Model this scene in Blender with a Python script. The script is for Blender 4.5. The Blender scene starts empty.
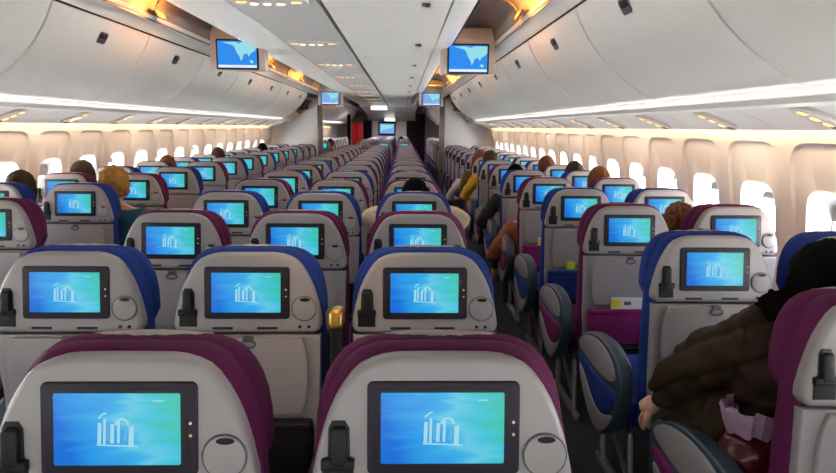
import bpy, bmesh, math, random
from mathutils import Vector, Matrix, noise
random.seed(7)
SC = bpy.context.scene
COL = SC.collection
CAM_Z = 1.52
C0 = -0.45            # cabin centre line
PITCH = 0.813
SEAT = 0.52
D2R = math.pi / 180

# ------------------------------------------------------------------ materials
def mat(name, col, rough=.5, metal=0, bump=0, bscale=200, var=0, vscale=8, spec=.5, sheen=0):
    m = bpy.data.materials.new(name); m.use_nodes = True
    nt = m.node_tree; b = nt.nodes['Principled BSDF']
    b.inputs['Base Color'].default_value = (*col, 1)
    b.inputs['Roughness'].default_value = rough
    b.inputs['Metallic'].default_value = metal
    b.inputs['Specular IOR Level'].default_value = spec
    if sheen: b.inputs['Sheen Weight'].default_value = sheen
    tc = nt.nodes.new('ShaderNodeTexCoord')
    if var:
        n = nt.nodes.new('ShaderNodeTexNoise'); n.inputs['Scale'].default_value = vscale
        n.inputs['Detail'].default_value = 4
        nt.links.new(tc.outputs['Object'], n.inputs['Vector'])
        mx = nt.nodes.new('ShaderNodeMix'); mx.data_type = 'RGBA'
        mx.inputs[6].default_value = (*[c * (1 - var) for c in col], 1)
        mx.inputs[7].default_value = (*[min(1, c * (1 + var)) for c in col], 1)
        nt.links.new(n.outputs['Fac'], mx.inputs[0]); nt.links.new(mx.outputs[2], b.inputs['Base Color'])
    if bump:
        n2 = nt.nodes.new('ShaderNodeTexNoise'); n2.inputs['Scale'].default_value = bscale
        nt.links.new(tc.outputs['Object'], n2.inputs['Vector'])
        bp = nt.nodes.new('ShaderNodeBump'); bp.inputs['Strength'].default_value = bump
        bp.inputs['Distance'].default_value = .002
        nt.links.new(n2.outputs['Fac'], bp.inputs['Height']); nt.links.new(bp.outputs['Normal'], b.inputs['Normal'])
    return m

def emis(name, col, s=1.0):
    m = bpy.data.materials.new(name); m.use_nodes = True
    nt = m.node_tree; nt.nodes.clear()
    o = nt.nodes.new('ShaderNodeOutputMaterial'); e = nt.nodes.new('ShaderNodeEmission')
    e.inputs[0].default_value = (*col, 1); e.inputs[1].default_value = s
    nt.links.new(e.outputs[0], o.inputs[0]); return m

def screen_mat():
    m = bpy.data.materials.new('seat_screen'); m.use_nodes = True
    nt = m.node_tree; nt.nodes.clear(); N = nt.nodes.new; L = nt.links.new
    o = N('ShaderNodeOutputMaterial'); e = N('ShaderNodeEmission'); g = N('ShaderNodeBsdfGlossy')
    g.inputs['Roughness'].default_value = .35; g.inputs[0].default_value = (1, 1, 1, 1)
    tc = N('ShaderNodeTexCoord'); sp = N('ShaderNodeSeparateXYZ'); L(tc.outputs['Generated'], sp.inputs[0])
    mp = N('ShaderNodeMapping'); mp.inputs['Rotation'].default_value = (0, -.45, 0); L(tc.outputs['Generated'], mp.inputs[0])
    wv = N('ShaderNodeTexNoise'); wv.inputs['Scale'].default_value = 1.6; wv.inputs['Detail'].default_value = 1
    wv.inputs['Distortion'].default_value = .8
    mp.inputs['Scale'].default_value = (.8, 1, 3.2); L(mp.outputs[0], wv.inputs['Vector'])
    a = N('ShaderNodeMath'); a.operation = 'MULTIPLY_ADD'; L(sp.outputs['Z'], a.inputs[0]); a.inputs[1].default_value = .28
    L(sp.outputs['X'], a.inputs[2])
    b = N('ShaderNodeMath'); b.operation = 'MULTIPLY_ADD'; L(wv.outputs['Fac'], b.inputs[0]); b.inputs[1].default_value = .75; L(a.outputs[0], b.inputs[2])
    c = N('ShaderNodeMath'); c.operation = 'SUBTRACT'; L(b.outputs[0], c.inputs[0]); c.inputs[1].default_value = .51
    r = N('ShaderNodeValToRGB'); cr = r.color_ramp
    cr.elements[0].position = .02; cr.elements[0].color = (.008, .17, .74, 1)
    cr.elements[1].position = 1; cr.elements[1].color = (.05, .57, .47, 1)
    for p, cc in ((.22, (.022, .33, .84, 1)), (.48, (.045, .46, .86, 1)), (.62, (.14, .62, .84, 1)), (.8, (.06, .58, .74, 1))):
        el = cr.elements.new(p); el.color = cc
    L(c.outputs[0], r.inputs[0]); L(r.outputs[0], e.inputs[0]); e.inputs[1].default_value = .66
    mx = N('ShaderNodeMixShader'); mx.inputs[0].default_value = .02
    L(e.outputs[0], mx.inputs[1]); L(g.outputs[0], mx.inputs[2]); L(mx.outputs[0], o.inputs[0]); return m

M = dict(
    shell=mat('seat_shell', (.272, .256, .258), .42, var=.04, vscale=20),
    tray=mat('tray_plastic', (.292, .276, .278), .38),
    blue=mat('blue_fabric', (.008, .029, .175), .85, bump=.5, bscale=600, var=.2, vscale=60, spec=.2),
    purple=mat('purple_fabric', (.080, .008, .048), .85, bump=.5, bscale=600, var=.2, vscale=60, spec=.2),
    purple_bright=mat('magenta_fabric', (.17, .012, .10), .8, bump=.5, bscale=500, var=.2, vscale=40, spec=.2),
    cover=mat('headrest_linen', (.72, .68, .66), .9, bump=.3, bscale=500),
    bezel=mat('bezel_plastic', (.014, .012, .020), .5, spec=.25),
    dark=mat('black_plastic', (.006, .006, .007), .5, spec=.25),
    darkgrey=mat('dark_grey_plastic', (.07, .075, .085), .45),
    trim=mat('armrest_trim', (.035, .06, .085), .4),
    metal=mat('leg_metal', (.30, .29, .28), .35, .7),
    glinting=mat('armrest_glint', (.55, .33, .06), .32, .75),  # amber light reflected on the armrest end, put into the colour
    screen=screen_mat(),
    logo=emis('screen_picture', (.42, .76, .90), .64),
    logo2=emis('screen_picture_shade', (.16, .50, .78), .64),
    dot=emis('indicator_white', (.8, .8, .8), .45), dot2=emis('indicator_amber', (.9, .6, .35), .4),
    bin=mat('bin_plastic', (.86, .84, .78), .33, var=.015, vscale=3),
    psu=mat('psu_plastic', (.64, .63, .61), .3),
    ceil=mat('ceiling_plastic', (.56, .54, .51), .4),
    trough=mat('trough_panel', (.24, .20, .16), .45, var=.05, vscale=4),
    seam=mat('seam_dark', (.02, .02, .02), .8),
    wall=mat('sidewall_laminate', (.74, .67, .63), .5, var=.03, vscale=5),
    winframe=mat('window_surround', (.82, .81, .80), .4),
    shade=mat('window_shade', (.70, .69, .68), .55),
    carpet=mat('carpet', (.009, .010, .016), .95, bump=.8, bscale=400, var=.35, vscale=90),
    partition=mat('partition_laminate', (.66, .68, .68), .4),
    post=mat('partition_edge', (.20, .19, .18), .4, .4),
    monitor=mat('monitor_housing', (.58, .54, .49), .4),
    ocean=emis('map_ocean', (.035, .27, .85), .72), land=emis('map_land', (.30, .72, .80), .72), bar=emis('map_bar', (.75, .85, .95), .72),
    paleocean=emis('map_pale', (.20, .42, .82), .72),
    red=mat('red_curtain', (.42, .012, .02), .85, var=.2, vscale=12), curtain=mat('plum_curtain', (.022, .010, .016), .9, var=.3, vscale=12),
    amber=emis('amber_lamp', (1.0, .40, .05), 2.2), lampw=emis('reading_lamp', (1.0, .72, .42), 3), lampa=emis('reading_lamp_amber', (1.0, .46, .13), 2.2),
    panel=emis('ceiling_lamp_panel', (1, .95, .85), 2.5),
    signred=emis('sign_red', (.8, .04, .02), .7),
    skin=mat('skin', (.52, .30, .21), .55), skind=mat('eye_dark', (.02, .015, .012), .3), lip=mat('lip', (.42, .13, .11), .5),
    card=mat('card_white', (.75, .75, .72), .5), cardy=mat('card_yellow', (.80, .62, .03), .5), cardg=mat('card_green', (.10, .40, .16), .5),
    bulk=mat('bulkhead_laminate', (.42, .38, .36), .5), bag=mat('red_bag', (.055, .004, .008), .3, var=.3, vscale=25), bagtop=mat('bag_lilac', (.60, .42, .58), .3),
)
def glass_mat():
    m = bpy.data.materials.new('window_pane'); m.use_nodes = True
    nt = m.node_tree; nt.nodes.clear()
    o = nt.nodes.new('ShaderNodeOutputMaterial'); t = nt.nodes.new('ShaderNodeBsdfTransparent'); g = nt.nodes.new('ShaderNodeBsdfGlossy')
    t.inputs[0].default_value = (.95, .97, .98, 1); g.inputs['Roughness'].default_value = .03
    mx = nt.nodes.new('ShaderNodeMixShader'); mx.inputs[0].default_value = .05
    nt.links.new(t.outputs[0], mx.inputs[1]); nt.links.new(g.outputs[0], mx.inputs[2]); nt.links.new(mx.outputs[0], o.inputs[0]); return m
M['glass'] = glass_mat()

# ------------------------------------------------------------------ mesh helpers
def finish(bm, name, mats, smooth=True, angle=40):
    bmesh.ops.recalc_face_normals(bm, faces=bm.faces[:])
    me = bpy.data.meshes.new(name); bm.to_mesh(me); bm.free()
    for m in (mats if isinstance(mats, (list, tuple)) else [mats]): me.materials.append(m)
    if smooth:
        for p in me.polygons: p.use_smooth = True
        try: me.set_sharp_from_angle(angle=angle * D2R)
        except Exception: pass
    return me

def link(name, me, parent=None):
    o = bpy.data.objects.new(name, me); COL.objects.link(o)
    if parent is not None: o.parent = parent
    return o

def tag(o, label, cat, group=None):
    o['label'] = label; o['category'] = cat
    if group: o['group'] = group
    return o

def empty(name, loc=(0, 0, 0), rz=0):
    o = bpy.data.objects.new(name, None); COL.objects.link(o)
    o.empty_display_size = .1; o.location = loc; o.rotation_euler = (0, 0, rz); return o

def struct(o): o['kind'] = 'structure'; return o

def offset(pl, d):
    n = len(pl); out = []
    area = sum(pl[i][0] * pl[(i + 1) % n][1] - pl[(i + 1) % n][0] * pl[i][1] for i in range(n))
    s = 1 if area > 0 else -1
    for i in range(n):
        a = Vector(pl[i - 1]); b = Vector(pl[i]); c = Vector(pl[(i + 1) % n])
        e1 = (b - a).normalized() if (b - a).length > 1e-9 else Vector((1, 0)); e2 = (c - b).normalized() if (c - b).length > 1e-9 else e1
        n1 = Vector((-e1.y, e1.x)) * s; n2 = Vector((-e2.y, e2.x)) * s
        nn = (n1 + n2); nn = nn.normalized() if nn.length > 1e-6 else n1
        k = 1 / max(.5, nn.dot(n1)); out.append(tuple(b + nn * d * k))
    return out

def rrect(cx, cy, w, h, r, k=5):
    pts = []
    for (sx, sy, a0) in ((1, -1, -90), (1, 1, 0), (-1, 1, 90), (-1, -1, 180)):
        for i in range(k + 1):
            a = (a0 + 90 * i / k) * D2R
            pts.append((cx + sx * (w / 2 - r) + r * math.cos(a), cy + sy * (h / 2 - r) + r * math.sin(a)))
    return pts

def circ(cx, cy, r, n=24, ry=None):
    return [(cx + r * math.cos(2 * math.pi * i / n), cy + (ry or r) * math.sin(2 * math.pi * i / n)) for i in range(n)]

def slab(bm, outline, w0, w1, bev=.004, T=None, segs=3, bevf=None, mi=0):
    """outline in (u,v); w0 = near face, w1 = far face; rounded edges; T maps (u,v,w) -> point"""
    T = T or (lambda u, v, w: (u, w, v))
    bevf = bev if bevf is None else bevf
    rings = []
    for k in range(segs + 1):
        a = k / segs * math.pi / 2
        rings.append((offset(outline, bev * (1 - math.sin(a))) if bev else outline, w0 + bev * (1 - math.cos(a))))
        if not bev: break
    for k in range(segs + 1):
        a = k / segs * math.pi / 2
        rings.append((offset(outline, bevf * (1 - math.cos(a))) if bevf else outline, w1 - bevf * (1 - math.sin(a))))
        if not bevf: break
    vr = [[bm.verts.new(T(u, v, w)) for (u, v) in pl] for pl, w in rings]
    n = len(outline); fs = []
    for a, b in zip(vr, vr[1:]):
        for i in range(n): fs.append(bm.faces.new((a[i], a[(i + 1) % n], b[(i + 1) % n], b[i])))
    fs.append(bm.faces.new(vr[0])); fs.append(bm.faces.new(vr[-1]))
    for f in fs: f.material_index = mi
    return fs

def flat(bm, outline, w, T, mi=0):
    f = bm.faces.new([bm.verts.new(T(u, v, w)) for u, v in outline]); f.material_index = mi; return f

def box(bm, c, s, rot=None, bev=0, mi=0):
    r = bmesh.ops.create_cube(bm, size=1)
    mm = Matrix.Translation(c) @ (rot.to_4x4() if rot else Matrix()) @ Matrix.Diagonal((*s, 1))
    bmesh.ops.transform(bm, matrix=mm, verts=r['verts'])
    fs = {f for v in r['verts'] for f in v.link_faces}
    if bev:
        es = list({e for v in r['verts'] for e in v.link_edges})
        rr = bmesh.ops.bevel(bm, geom=es, offset=bev, segments=2, affect='EDGES', profile=.5)
        fs = {f for v in rr['verts'] for f in v.link_faces} | {f for f in fs if f.is_valid}
    for f in fs:
        if f.is_valid: f.material_index = mi

def tube(bm, pts, r, n=8, mi=0, caps=True):
    pts = [Vector(p) for p in pts]; rings = []
    for i, p in enumerate(pts):
        t = (pts[min(i + 1, len(pts) - 1)] - pts[max(i - 1, 0)]).normalized()
        x = t.cross(Vector((0, 0, 1)) if abs(t.z) < .9 else Vector((1, 0, 0))).normalized(); y = t.cross(x)
        rr = r[i] if isinstance(r, (list, tuple)) else r
        rings.append([bm.verts.new(p + (x * math.cos(2 * math.pi * k / n) + y * math.sin(2 * math.pi * k / n)) * rr) for k in range(n)])
    for a, b in zip(rings, rings[1:]):
        for k in range(n): bm.faces.new((a[k], a[(k + 1) % n], b[(k + 1) % n], b[k])).material_index = mi
    if caps: bm.faces.new(rings[0]).material_index = mi; bm.faces.new(rings[-1]).material_index = mi

def extrude_profile(bm, prof, y0, y1, mi=0, closed=True, T=None):
    """profile in (x,z) extruded along y"""
    T = T or (lambda x, y, z: (x, y, z))
    a = [bm.verts.new(T(x, y0, z)) for x, z in prof]; b = [bm.verts.new(T(x, y1, z)) for x, z in prof]
    n = len(prof)
    for i in range(n if closed else n - 1):
        bm.faces.new((a[i], a[(i + 1) % n], b[(i + 1) % n], b[i])).material_index = mi
    if closed: bm.faces.new(a).material_index = mi; bm.faces.new(b).material_index = mi

def skin_mesh(name, chains, mats, sub=2):
    """chains: list of [(point, radius), ...]; one skinned surface per connected set (equal points are shared)"""
    me = bpy.data.meshes.new('tmp'); vs = []; es = []; rad = []; idx = {}
    for ch in chains:
        prev = None
        for p, r in ch:
            k = tuple(round(c, 4) for c in p)
            if k not in idx: idx[k] = len(vs); vs.append(p); rad.append(r)
            if prev is not None and prev != idx[k]: es.append((prev, idx[k]))
            prev = idx[k]
    me.from_pydata(vs, es, []); o = bpy.data.objects.new('tmp', me); COL.objects.link(o)
    md = o.modifiers.new('s', 'SKIN'); md.use_smooth_shade = True
    sl = me.skin_vertices[0].data
    for i, r in enumerate(rad):
        sl[i].radius = (r, r) if not isinstance(r, tuple) else r
    sl[0].use_root = True
    sb = o.modifiers.new('b', 'SUBSURF'); sb.levels = sub; sb.render_levels = sub
    dg = bpy.context.evaluated_depsgraph_get(); dg.update()
    nm = bpy.data.meshes.new_from_object(o.evaluated_get(dg)); nm.name = name
    bpy.data.objects.remove(o); bpy.data.meshes.remove(me)
    nm.materials.clear()
    for m in (mats if isinstance(mats, (list, tuple)) else [mats]): nm.materials.append(m)
    for p in nm.polygons: p.use_smooth = True; p.material_index = 0
    return nm

# ------------------------------------------------------------------ the seat
TILT = -8 * D2R; ZS = 1.039
ct, st = math.cos(TILT), math.sin(TILT)
def TB(u, v, w):     # backrest frame (v, w measured from the screen's centre)
    b = max(v, -.12)             # the back is upright below its upper panel
    return (u, w * ct - b * st, ZS + b * ct + (v - b) + w * st)

def arch(top, prof, bottom, extra=0.0, rb=.02):
    """symmetric outline: half widths `prof` [(depth below top, half width)], closed at `bottom`"""
    R = [(hw + extra, top + extra - d) for d, hw in prof if top - d > bottom + rb]
    hw = R[-1][0]
    R.append((hw + .001, bottom + rb)); R.append((hw - rb * .3, bottom + rb * .3)); R.append((hw - rb, bottom))
    return R[::-1][0:0] + [(-u, v) for u, v in R[::-1]] + R
SHELL = [(0, .04), (.0005, .075), (.003, .098), (.009, .118), (.018, .137), (.032, .152), (.052, .166), (.075, .179), (.10, .190), (.125, .198), (.15, .205), (.195, .214), (.24, .220)]

def mesh_of(name, mats, fn, **k):
    bm = bmesh.new(); fn(bm); return finish(bm, name, mats, **k)

def b_upper(bm):
    slab(bm, arch(.118, SHELL, -.118), 0, .05, .014, TB, segs=5, bevf=.003)
def b_lower(bm):
    out = [(-.213, -.124), (-.205, -.40), (-.19, -.60), (.19, -.60), (.205, -.40), (.213, -.124)]
    slab(bm, out[::-1], .006, .05, .008, TB)
def b_tray(bm):
    R = [(.158, -.132), (.170, -.165), (.176, -.21), (.176, -.27), (.168, -.33), (.155, -.366), (.145, -.371)]
    out = [(-u, v) for u, v in R[::-1]] + R
    slab(bm, out[::-1] if False else out, -.010, .010, .006, TB)
def b_latch(bm):
    for k in range(20):
        pass
    n = 20; c = [TB(.004 + .022 * math.cos(2 * math.pi * i / n), -.150 + .011 * math.sin(2 * math.pi * i / n), -.016) for i in range(n + 1)]
    tube(bm, c, .0032, 6, caps=False)
    slab(bm, rrect(.004, -.134, .030, .016, .005), -.018, .0, .003, TB)
def b_vents(bm):
    slab(bm, rrect(0, -.104, .060, .007, .003), -.0015, .003, .0008, TB)
def b_bezel(bm):
    o = rrect(0, 0, .248, .153, .010); i = rrect(.0, .001, .224, .132, .004)
    slab(bm, o, -.005, .012, .003, TB)
    ring = rrect(0, 0, .240, .156, .008)
    slab(bm, rrect(-.001, .001, .216, .130, .004), -.0058, 0, .0004, TB)
    slab(bm, circ(.1135, .010, .0024, 10), -.0075, 0, .0008, TB, mi=1)
    slab(bm, circ(.1135, -.010, .0024, 10), -.0075, 0, .0008, TB, mi=2)
def b_screen(bm):
    slab(bm, rrect(-.002, .001, .200, .116, .003), -.0068, 0, .0003, TB)
    w = -.0074; bm_flat = flat
    def strip(pts, hw, mi=1):
        L, R = [], []
        for k, p in enumerate(pts):
            a = Vector(pts[max(0, k - 1)]); b = Vector(pts[min(len(pts) - 1, k + 1)]); t = (b - a).normalized()
            L.append((p[0] - t.y * hw, p[1] + t.x * hw)); R.append((p[0] + t.y * hw, p[1] - t.x * hw))
        flat(bm, L + R[::-1], w, TB, mi)
    # the pale ruin-like picture: slim columns under arches on a base
    for x, y0, y1, hw in ((-.030, -.022, .012, .0030), (-.022, -.022, .018, .0022), (-.010, -.021, .010, .0030), (.0, -.021, .014, .0022), (.020, -.026, .006, .0040)):
        strip([(x, y0), (x + .001, y1)], hw)
    arc = [(.006 + .010 * math.cos(a), .008 + .010 * math.sin(a)) for a in [math.pi * (1 - k / 8) for k in range(9)]]
    strip(arc, .0018)
    strip([(-.031, .019), (-.024, .026), (-.018, .028)], .0014)
    strip([(-.034, -.0235), (.030, -.0265)], .0012)
    strip([(.055, .047), (.072, .047)], .0010)
    strip([(.010, -.018), (.014, .006)], .0022, 2)
    strip([(-.016, -.018), (-.016, .004)], .0016, 2)
def b_handset(bm):
    out = [(-.197, -.100), (-.197, -.052), (-.188, -.046), (-.187, .0), (-.181, .012), (-.160, .012), (-.153, .0), (-.152, -.046), (-.146, -.052), (-.146, -.100)]
    slab(bm, out, -.002, .01, .001, TB)
    slab(bm, rrect(-.170, -.028, .026, .062, .008), -.014, .004, .004, TB)
    slab(bm, rrect(-.1715, -.058, .054, .018, .003), -.012, .004, .003, TB)
def b_hook(bm):
    n = 28
    tube(bm, [TB(.166 + .036 * math.cos(2 * math.pi * i / n), -.046 + .036 * math.sin(2 * math.pi * i / n), -.0012) for i in range(n + 1)], .0014, 6, caps=False, mi=1)
    slab(bm, circ(.166, -.046, .0345, 28), -.004, .003, .002, TB, mi=0)
    slab(bm, circ(.168, -.020, .015, 18, .0055), -.0055, .003, .001, TB, mi=2)
    for u in (.153, .179): slab(bm, circ(u, -.1, .005, 10), -.003, .003, .001, TB, mi=2)
BACKP = [(0, .05), (.001, .09), (.004, .112), (.012, .134), (.025, .152), (.045, .168), (.075, .184), (.11, .197), (.15, .207), (.2, .213), (.26, .217), (.35, .218), (.5, .215), (.7, .205)]
def b_back(bm):
    slab(bm, arch(.123, BACKP, -.60, extra=.006), .028, .115, .030, TB, segs=5, bevf=.045)
HEADP = [(0, .06), (.001, .10), (.004, .124), (.012, .147), (.026, .168), (.045, .184), (.07, .198), (.10, .208), (.14, .215), (.18, .217)]
def b_head(bm):
    slab(bm, arch(.128, HEADP, -.11, extra=.004, rb=.05), .066, .155, .036, TB, segs=6, bevf=.04)
def b_cover(bm):
    def Tt(u, v, w): return TB(u, v, w)
    prof = [(.131, .096), (.1355, .108), (.1365, .122), (.131, .148), (.095, .1575), (.02, .159)]
    rings = []
    n = 12
    for v, w in prof:
        rings.append([bm.verts.new(TB(-.105 + .21 * i / n, v - .006 * abs(i / n - .5) ** 2 * 4 + .0015 * math.sin(i * 2.1 + w * 90), w)) for i in range(n + 1)])
    for a, b in zip(rings, rings[1:]):
        for i in range(n): bm.faces.new((a[i], a[i + 1], b[i + 1], b[i]))
    r = bmesh.ops.solidify(bm, geom=bm.faces[:], thickness=.003)
def b_pocket(bm):
    R = [(.188, -.392), (.192, -.42), (.188, -.50), (.170, -.56), (.15, -.572)]
    out = [(-u, v) for u, v in R[::-1]] + R
    slab(bm, out, -.045, .008, .022, TB, segs=4)
    slab(bm, rrect(0, -.399, .372, .026, .010), -.048, .004, .007, TB)
def b_cushion(bm):
    box(bm, (0, .365, .435), (.46, .54, .11), bev=.03)
def b_frame(bm):
    box(bm, (0, .40, .355), (.44, .42, .05), bev=.01)
    for u in (-.17, .17): tube(bm, [(u, .2, .32), (u, .6, .32)], .018, 8)
    box(bm, (0, .16, .40), (.40, .05, .12), bev=.01)
def b_leg(u):
    def f(bm):
        tube(bm, [(u, .22, .34), (u, .16, .03)], .014, 8); tube(bm, [(u, .55, .34), (u, .50, .03)], .014, 8)
        tube(bm, [(u, .17, .09), (u, .53, .31)], .011, 8)
        box(bm, (u, .33, .018), (.035, .46, .034), bev=.006)
    return f
def b_arm(u):
    def f(bm):
        out = rrect(.32, .635, .44, .05, .02)
        slab(bm, out, u - .022, u + .022, .010, lambda a, b, w: (w, a, b))
        box(bm, (u, .17, .53), (.032, .05, .19), bev=.008, mi=1)
    return f
PANEL = [(.03, .56), (.055, .635), (.11, .672), (.20, .690), (.32, .686), (.44, .662), (.54, .615), (.575, .575), (.565, .50), (.50, .40), (.40, .325), (.29, .285), (.20, .30), (.12, .37), (.06, .46)]
def smooth_poly(pl, it=2):
    for _ in range(it):
        out = []
        n = len(pl)
        for i in range(n):
            a, b = pl[i], pl[(i + 1) % n]
            out += [(a[0] * .75 + b[0] * .25, a[1] * .75 + b[1] * .25), (a[0] * .25 + b[0] * .75, a[1] * .25 + b[1] * .75)]
        pl = out
    return pl
def b_endpanel(u, s):     # s = -1: the aisle lies towards -x
    def f(bm):
        T = (lambda a, b, w: (u + s * .03 - s * w, a, b))
        p = smooth_poly(PANEL)
        slab(bm, p, 0, .055, .010, T, segs=4, mi=1)
        q = smooth_poly([(.07, .575), (.12, .645), (.22, .672), (.34, .668), (.45, .643), (.53, .60), (.54, .565), (.40, .545), (.22, .545)])
        slab(bm, q, -.006, .02, .005, T, mi=0)
        r = smooth_poly([(.07, .455), (.13, .375), (.21, .312), (.29, .298), (.39, .335), (.48, .405), (.54, .49), (.44, .46), (.30, .385), (.2, .39)])
        slab(bm, r, -.005, .02, .004, T, mi=0)
    return f
def b_inset(u, s):
    def f(bm):
        T = (lambda a, b, w: (u + s * .03 - s * w, a, b))
        q = smooth_poly([(.065, .545), (.09, .46), (.17, .405), (.30, .40), (.43, .475), (.53, .51), (.535, .54), (.40, .525), (.20, .525)])
        slab(bm, q, -.008, .02, .006, T)
    return f
SM = {}
def S(key, build):
    if key not in SM: SM[key] = build()
    return SM[key]

ORD = ['first', 'second', 'third', 'fourth', 'fifth', 'sixth', 'seventh', 'eighth', 'ninth', 'tenth', 'eleventh', 'twelfth', 'thirteenth', 'fourteenth', 'fifteenth',
       'sixteenth', 'seventeenth', 'eighteenth', 'nineteenth', 'twentieth', 'twenty-first', 'twenty-second', 'twenty-third', 'twenty-fourth', 'twenty-fifth', 'twenty-sixth', 'twenty-seventh', 'twenty-eighth', 'twenty-ninth', 'thirtieth']

def seat(x, y, colour, label, group, lod, arms, panel=None, cover=True):
    fab = M[colour]; tagc = colour
    if lod == 2:
        def far(bm):
            def mi_new(fn, mi):
                n0 = len(bm.faces); fn(bm); bm.faces.ensure_lookup_table()
                for f in bm.faces[n0:]: f.material_index = mi
            slab(bm, arch(.123, BACKP[::2], -.60, .006), .028, .115, .028, TB, segs=2, mi=1)
            slab(bm, arch(.126, HEADP[::2], -.11, .004, rb=.04), .06, .15, .03, TB, segs=2, mi=1)
            slab(bm, arch(.118, SHELL[::2], -.118), 0, .05, .012, TB, segs=2, mi=0)
            slab(bm, [(-.20, -.60), (.20, -.60), (.21, -.124), (-.21, -.124)], .004, .05, .006, TB, segs=1, mi=0)
            slab(bm, rrect(0, 0, .24, .155, .01, 2), -.004, .01, .002, TB, segs=1, mi=2)
            slab(bm, rrect(-.004, 0, .2, .116, .004, 2), -.006, 0, .001, TB, segs=1, mi=3)
            slab(bm, rrect(-.17, -.045, .045, .1, .01, 2), -.004, .01, .002, TB, segs=1, mi=2)
            box(bm, (0, .40, .44), (.46, .47, .11), mi=1)
            box(bm, (0, .35, .2), (.30, .30, .4), mi=2)
            box(bm, (-.26, .32, .62), (.045, .44, .06), mi=2)
        me = S(('far', colour), lambda: mesh_of('passenger_seat', [M['shell'], fab, M['bezel'], M['screen']], far))
        o = link('passenger_seat', me); o.location = (x, y, 0); return tag(o, label, 'seat', group)
    t = tag(empty('passenger_seat', (x, y, 0)), label, 'seat', group)
    P = lambda name, key, mats, fn, par=t: link(name, S(key, lambda: mesh_of(name, mats, fn)), par)
    P('backrest', ('back', colour), fab, b_back)
    P('headrest', ('head', colour), fab, b_head)
    P('back_shell', 'upper', M['shell'], b_upper)
    P('lower_shell', 'lower', M['shell'], b_lower)
    tr = P('tray_table', 'tray', M['tray'], b_tray)
    bz = P('screen_bezel', 'bezel', [M['bezel'], M['dot'], M['dot2']], b_bezel)
    P('screen', 'screen', [M['screen'], M['logo'], M['logo2']], b_screen, bz)
    P('handset', 'handset', M['dark'], b_handset)
    P('seat_cushion', ('cush', colour), fab, b_cushion)
    P('seat_frame', 'frame', M['darkgrey'], b_frame)
    for a in arms: P('armrest', ('arm', a), [M['darkgrey'], M['darkgrey']], b_arm(.26 * a))
    if panel:
        ap = P('aisle_armrest', ('panel', panel), [M['shell'], M['trim']], b_endpanel(.262 * panel, panel))
        P('fabric_inset', ('inset', panel, colour), M['purple_bright'] if colour == 'purple' else fab, b_inset(.262 * panel, panel), ap)
    if lod == 0:
        for u in (-.17, .17): P('leg', ('leg', u), M['metal'], b_leg(u))
        P('latch', 'latch', M['darkgrey'], b_latch, tr)
        [setattr(P('vent', 'vents', M['dark'], b_vents), 'location', (u, 0, 0)) for u in (-.072, .058)]
        P('coat_hook', 'hook', [M['shell'], M['darkgrey'], M['dark']], b_hook)
        pk = 'dark' if 'centre' in group else ('purple_bright' if colour == 'purple' else colour); P('seat_pocket', ('pocket', pk), M[pk], b_pocket)
        if cover: P('headrest_cover', 'cover', M['cover'], b_cover)
    else:
        P('leg', ('leg', 0), M['metal'], b_leg(0))
    return t

XC = [C0 - SEAT, C0, C0 + SEAT]
XR = [1.10, 1.62]
XL = [-2.00, -2.52]
CY0, RY0, LY0 = .918, 2.053, 2.94
COLN = {'c': ['left column', 'middle column', 'right column'], 's': ['aisle seat', 'window seat']}
def fab_of(k): return 'purple' if k % 2 == 0 else 'blue'
# centre block
for k in range(30):
    y = CY0 + PITCH * k
    if 13.0 < y < 15.0: continue
    for c in range(3):
        if k == 0 and c == 0: continue
        lod = 0 if y < 5.1 else (1 if y < 8 else 2)
        f = fab_of(k)
        lab = f'{f}-covered grey seat in the centre block, {COLN["c"][c]}, {ORD[k]} row from the camera'
        seat(XC[c], y, f, lab, 'seats of the centre block', lod, [-1] if (c == 1) else ([1] if c == 0 and k != 1 else []),
             {0: -1, 1: None, 2: 1}[c] if lod < 2 else None)
# right block
for k in range(-1, 14):
    y = RY0 + PITCH * k
    for c in range(2):
        if k == -1 and c > 0: continue
        lod = 0 if y < 4.8 and c < 2 else (1 if y < 7.5 else 2)
        f = fab_of(k + 1)
        lab = f'{f}-covered grey {COLN["s"][c]} of the right block, {ORD[k + 1]} row from the camera'
        seat(XR[c], y, f, lab, 'seats of the right block', lod, [1] if c < 2 else [1], -1 if (c == 0 and lod < 2) else None)
# left block
for k in range(0, 13):
    y = LY0 + PITCH * k
    for c in range(2):
        lod = 0 if y < 4.7 and c < 2 else (1 if y < 7.5 else 2)
        f = fab_of(k)
        lab = f'{f}-covered grey {COLN["s"][c]} of the left block, {ORD[k]} row from the camera'
        seat(XL[c], y, f, lab, 'seats of the left block', lod, [-1], 1 if (c == 0 and lod < 2) else None)
# the section beyond the partition
for k in range(9):
    y = 15.6 + PITCH * k
    for side, xs in (('left', XL), ('right', XR)):
        for c in range(2):
            f = fab_of(k)
            seat(xs[c], y, f, f'{f}-covered {COLN["s"][c]} beyond the {side} partition, {ORD[k]} row of the far section', 'seats beyond the partitions', 2, [])

# raised armrest between two seats of the second row
def b_raised(bm):
    out = rrect(0, -.25, .040, .40, .018)
    slab(bm, out, -.02, .07, .012, TB)
def b_lit_end(bm):
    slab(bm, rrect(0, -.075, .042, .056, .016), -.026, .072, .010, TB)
ra = tag(empty('raised_armrest', (C0 + SEAT / 2 - .0, CY0 + PITCH, 0)), 'dark armrest with bronze amber-lit end folded upright between two blue seats of the second row', 'armrest')
link('arm_body', mesh_of('arm_body', M['dark'], b_raised), ra); link('lit_end', mesh_of('lit_end', M['glinting'], b_lit_end), ra)

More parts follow.
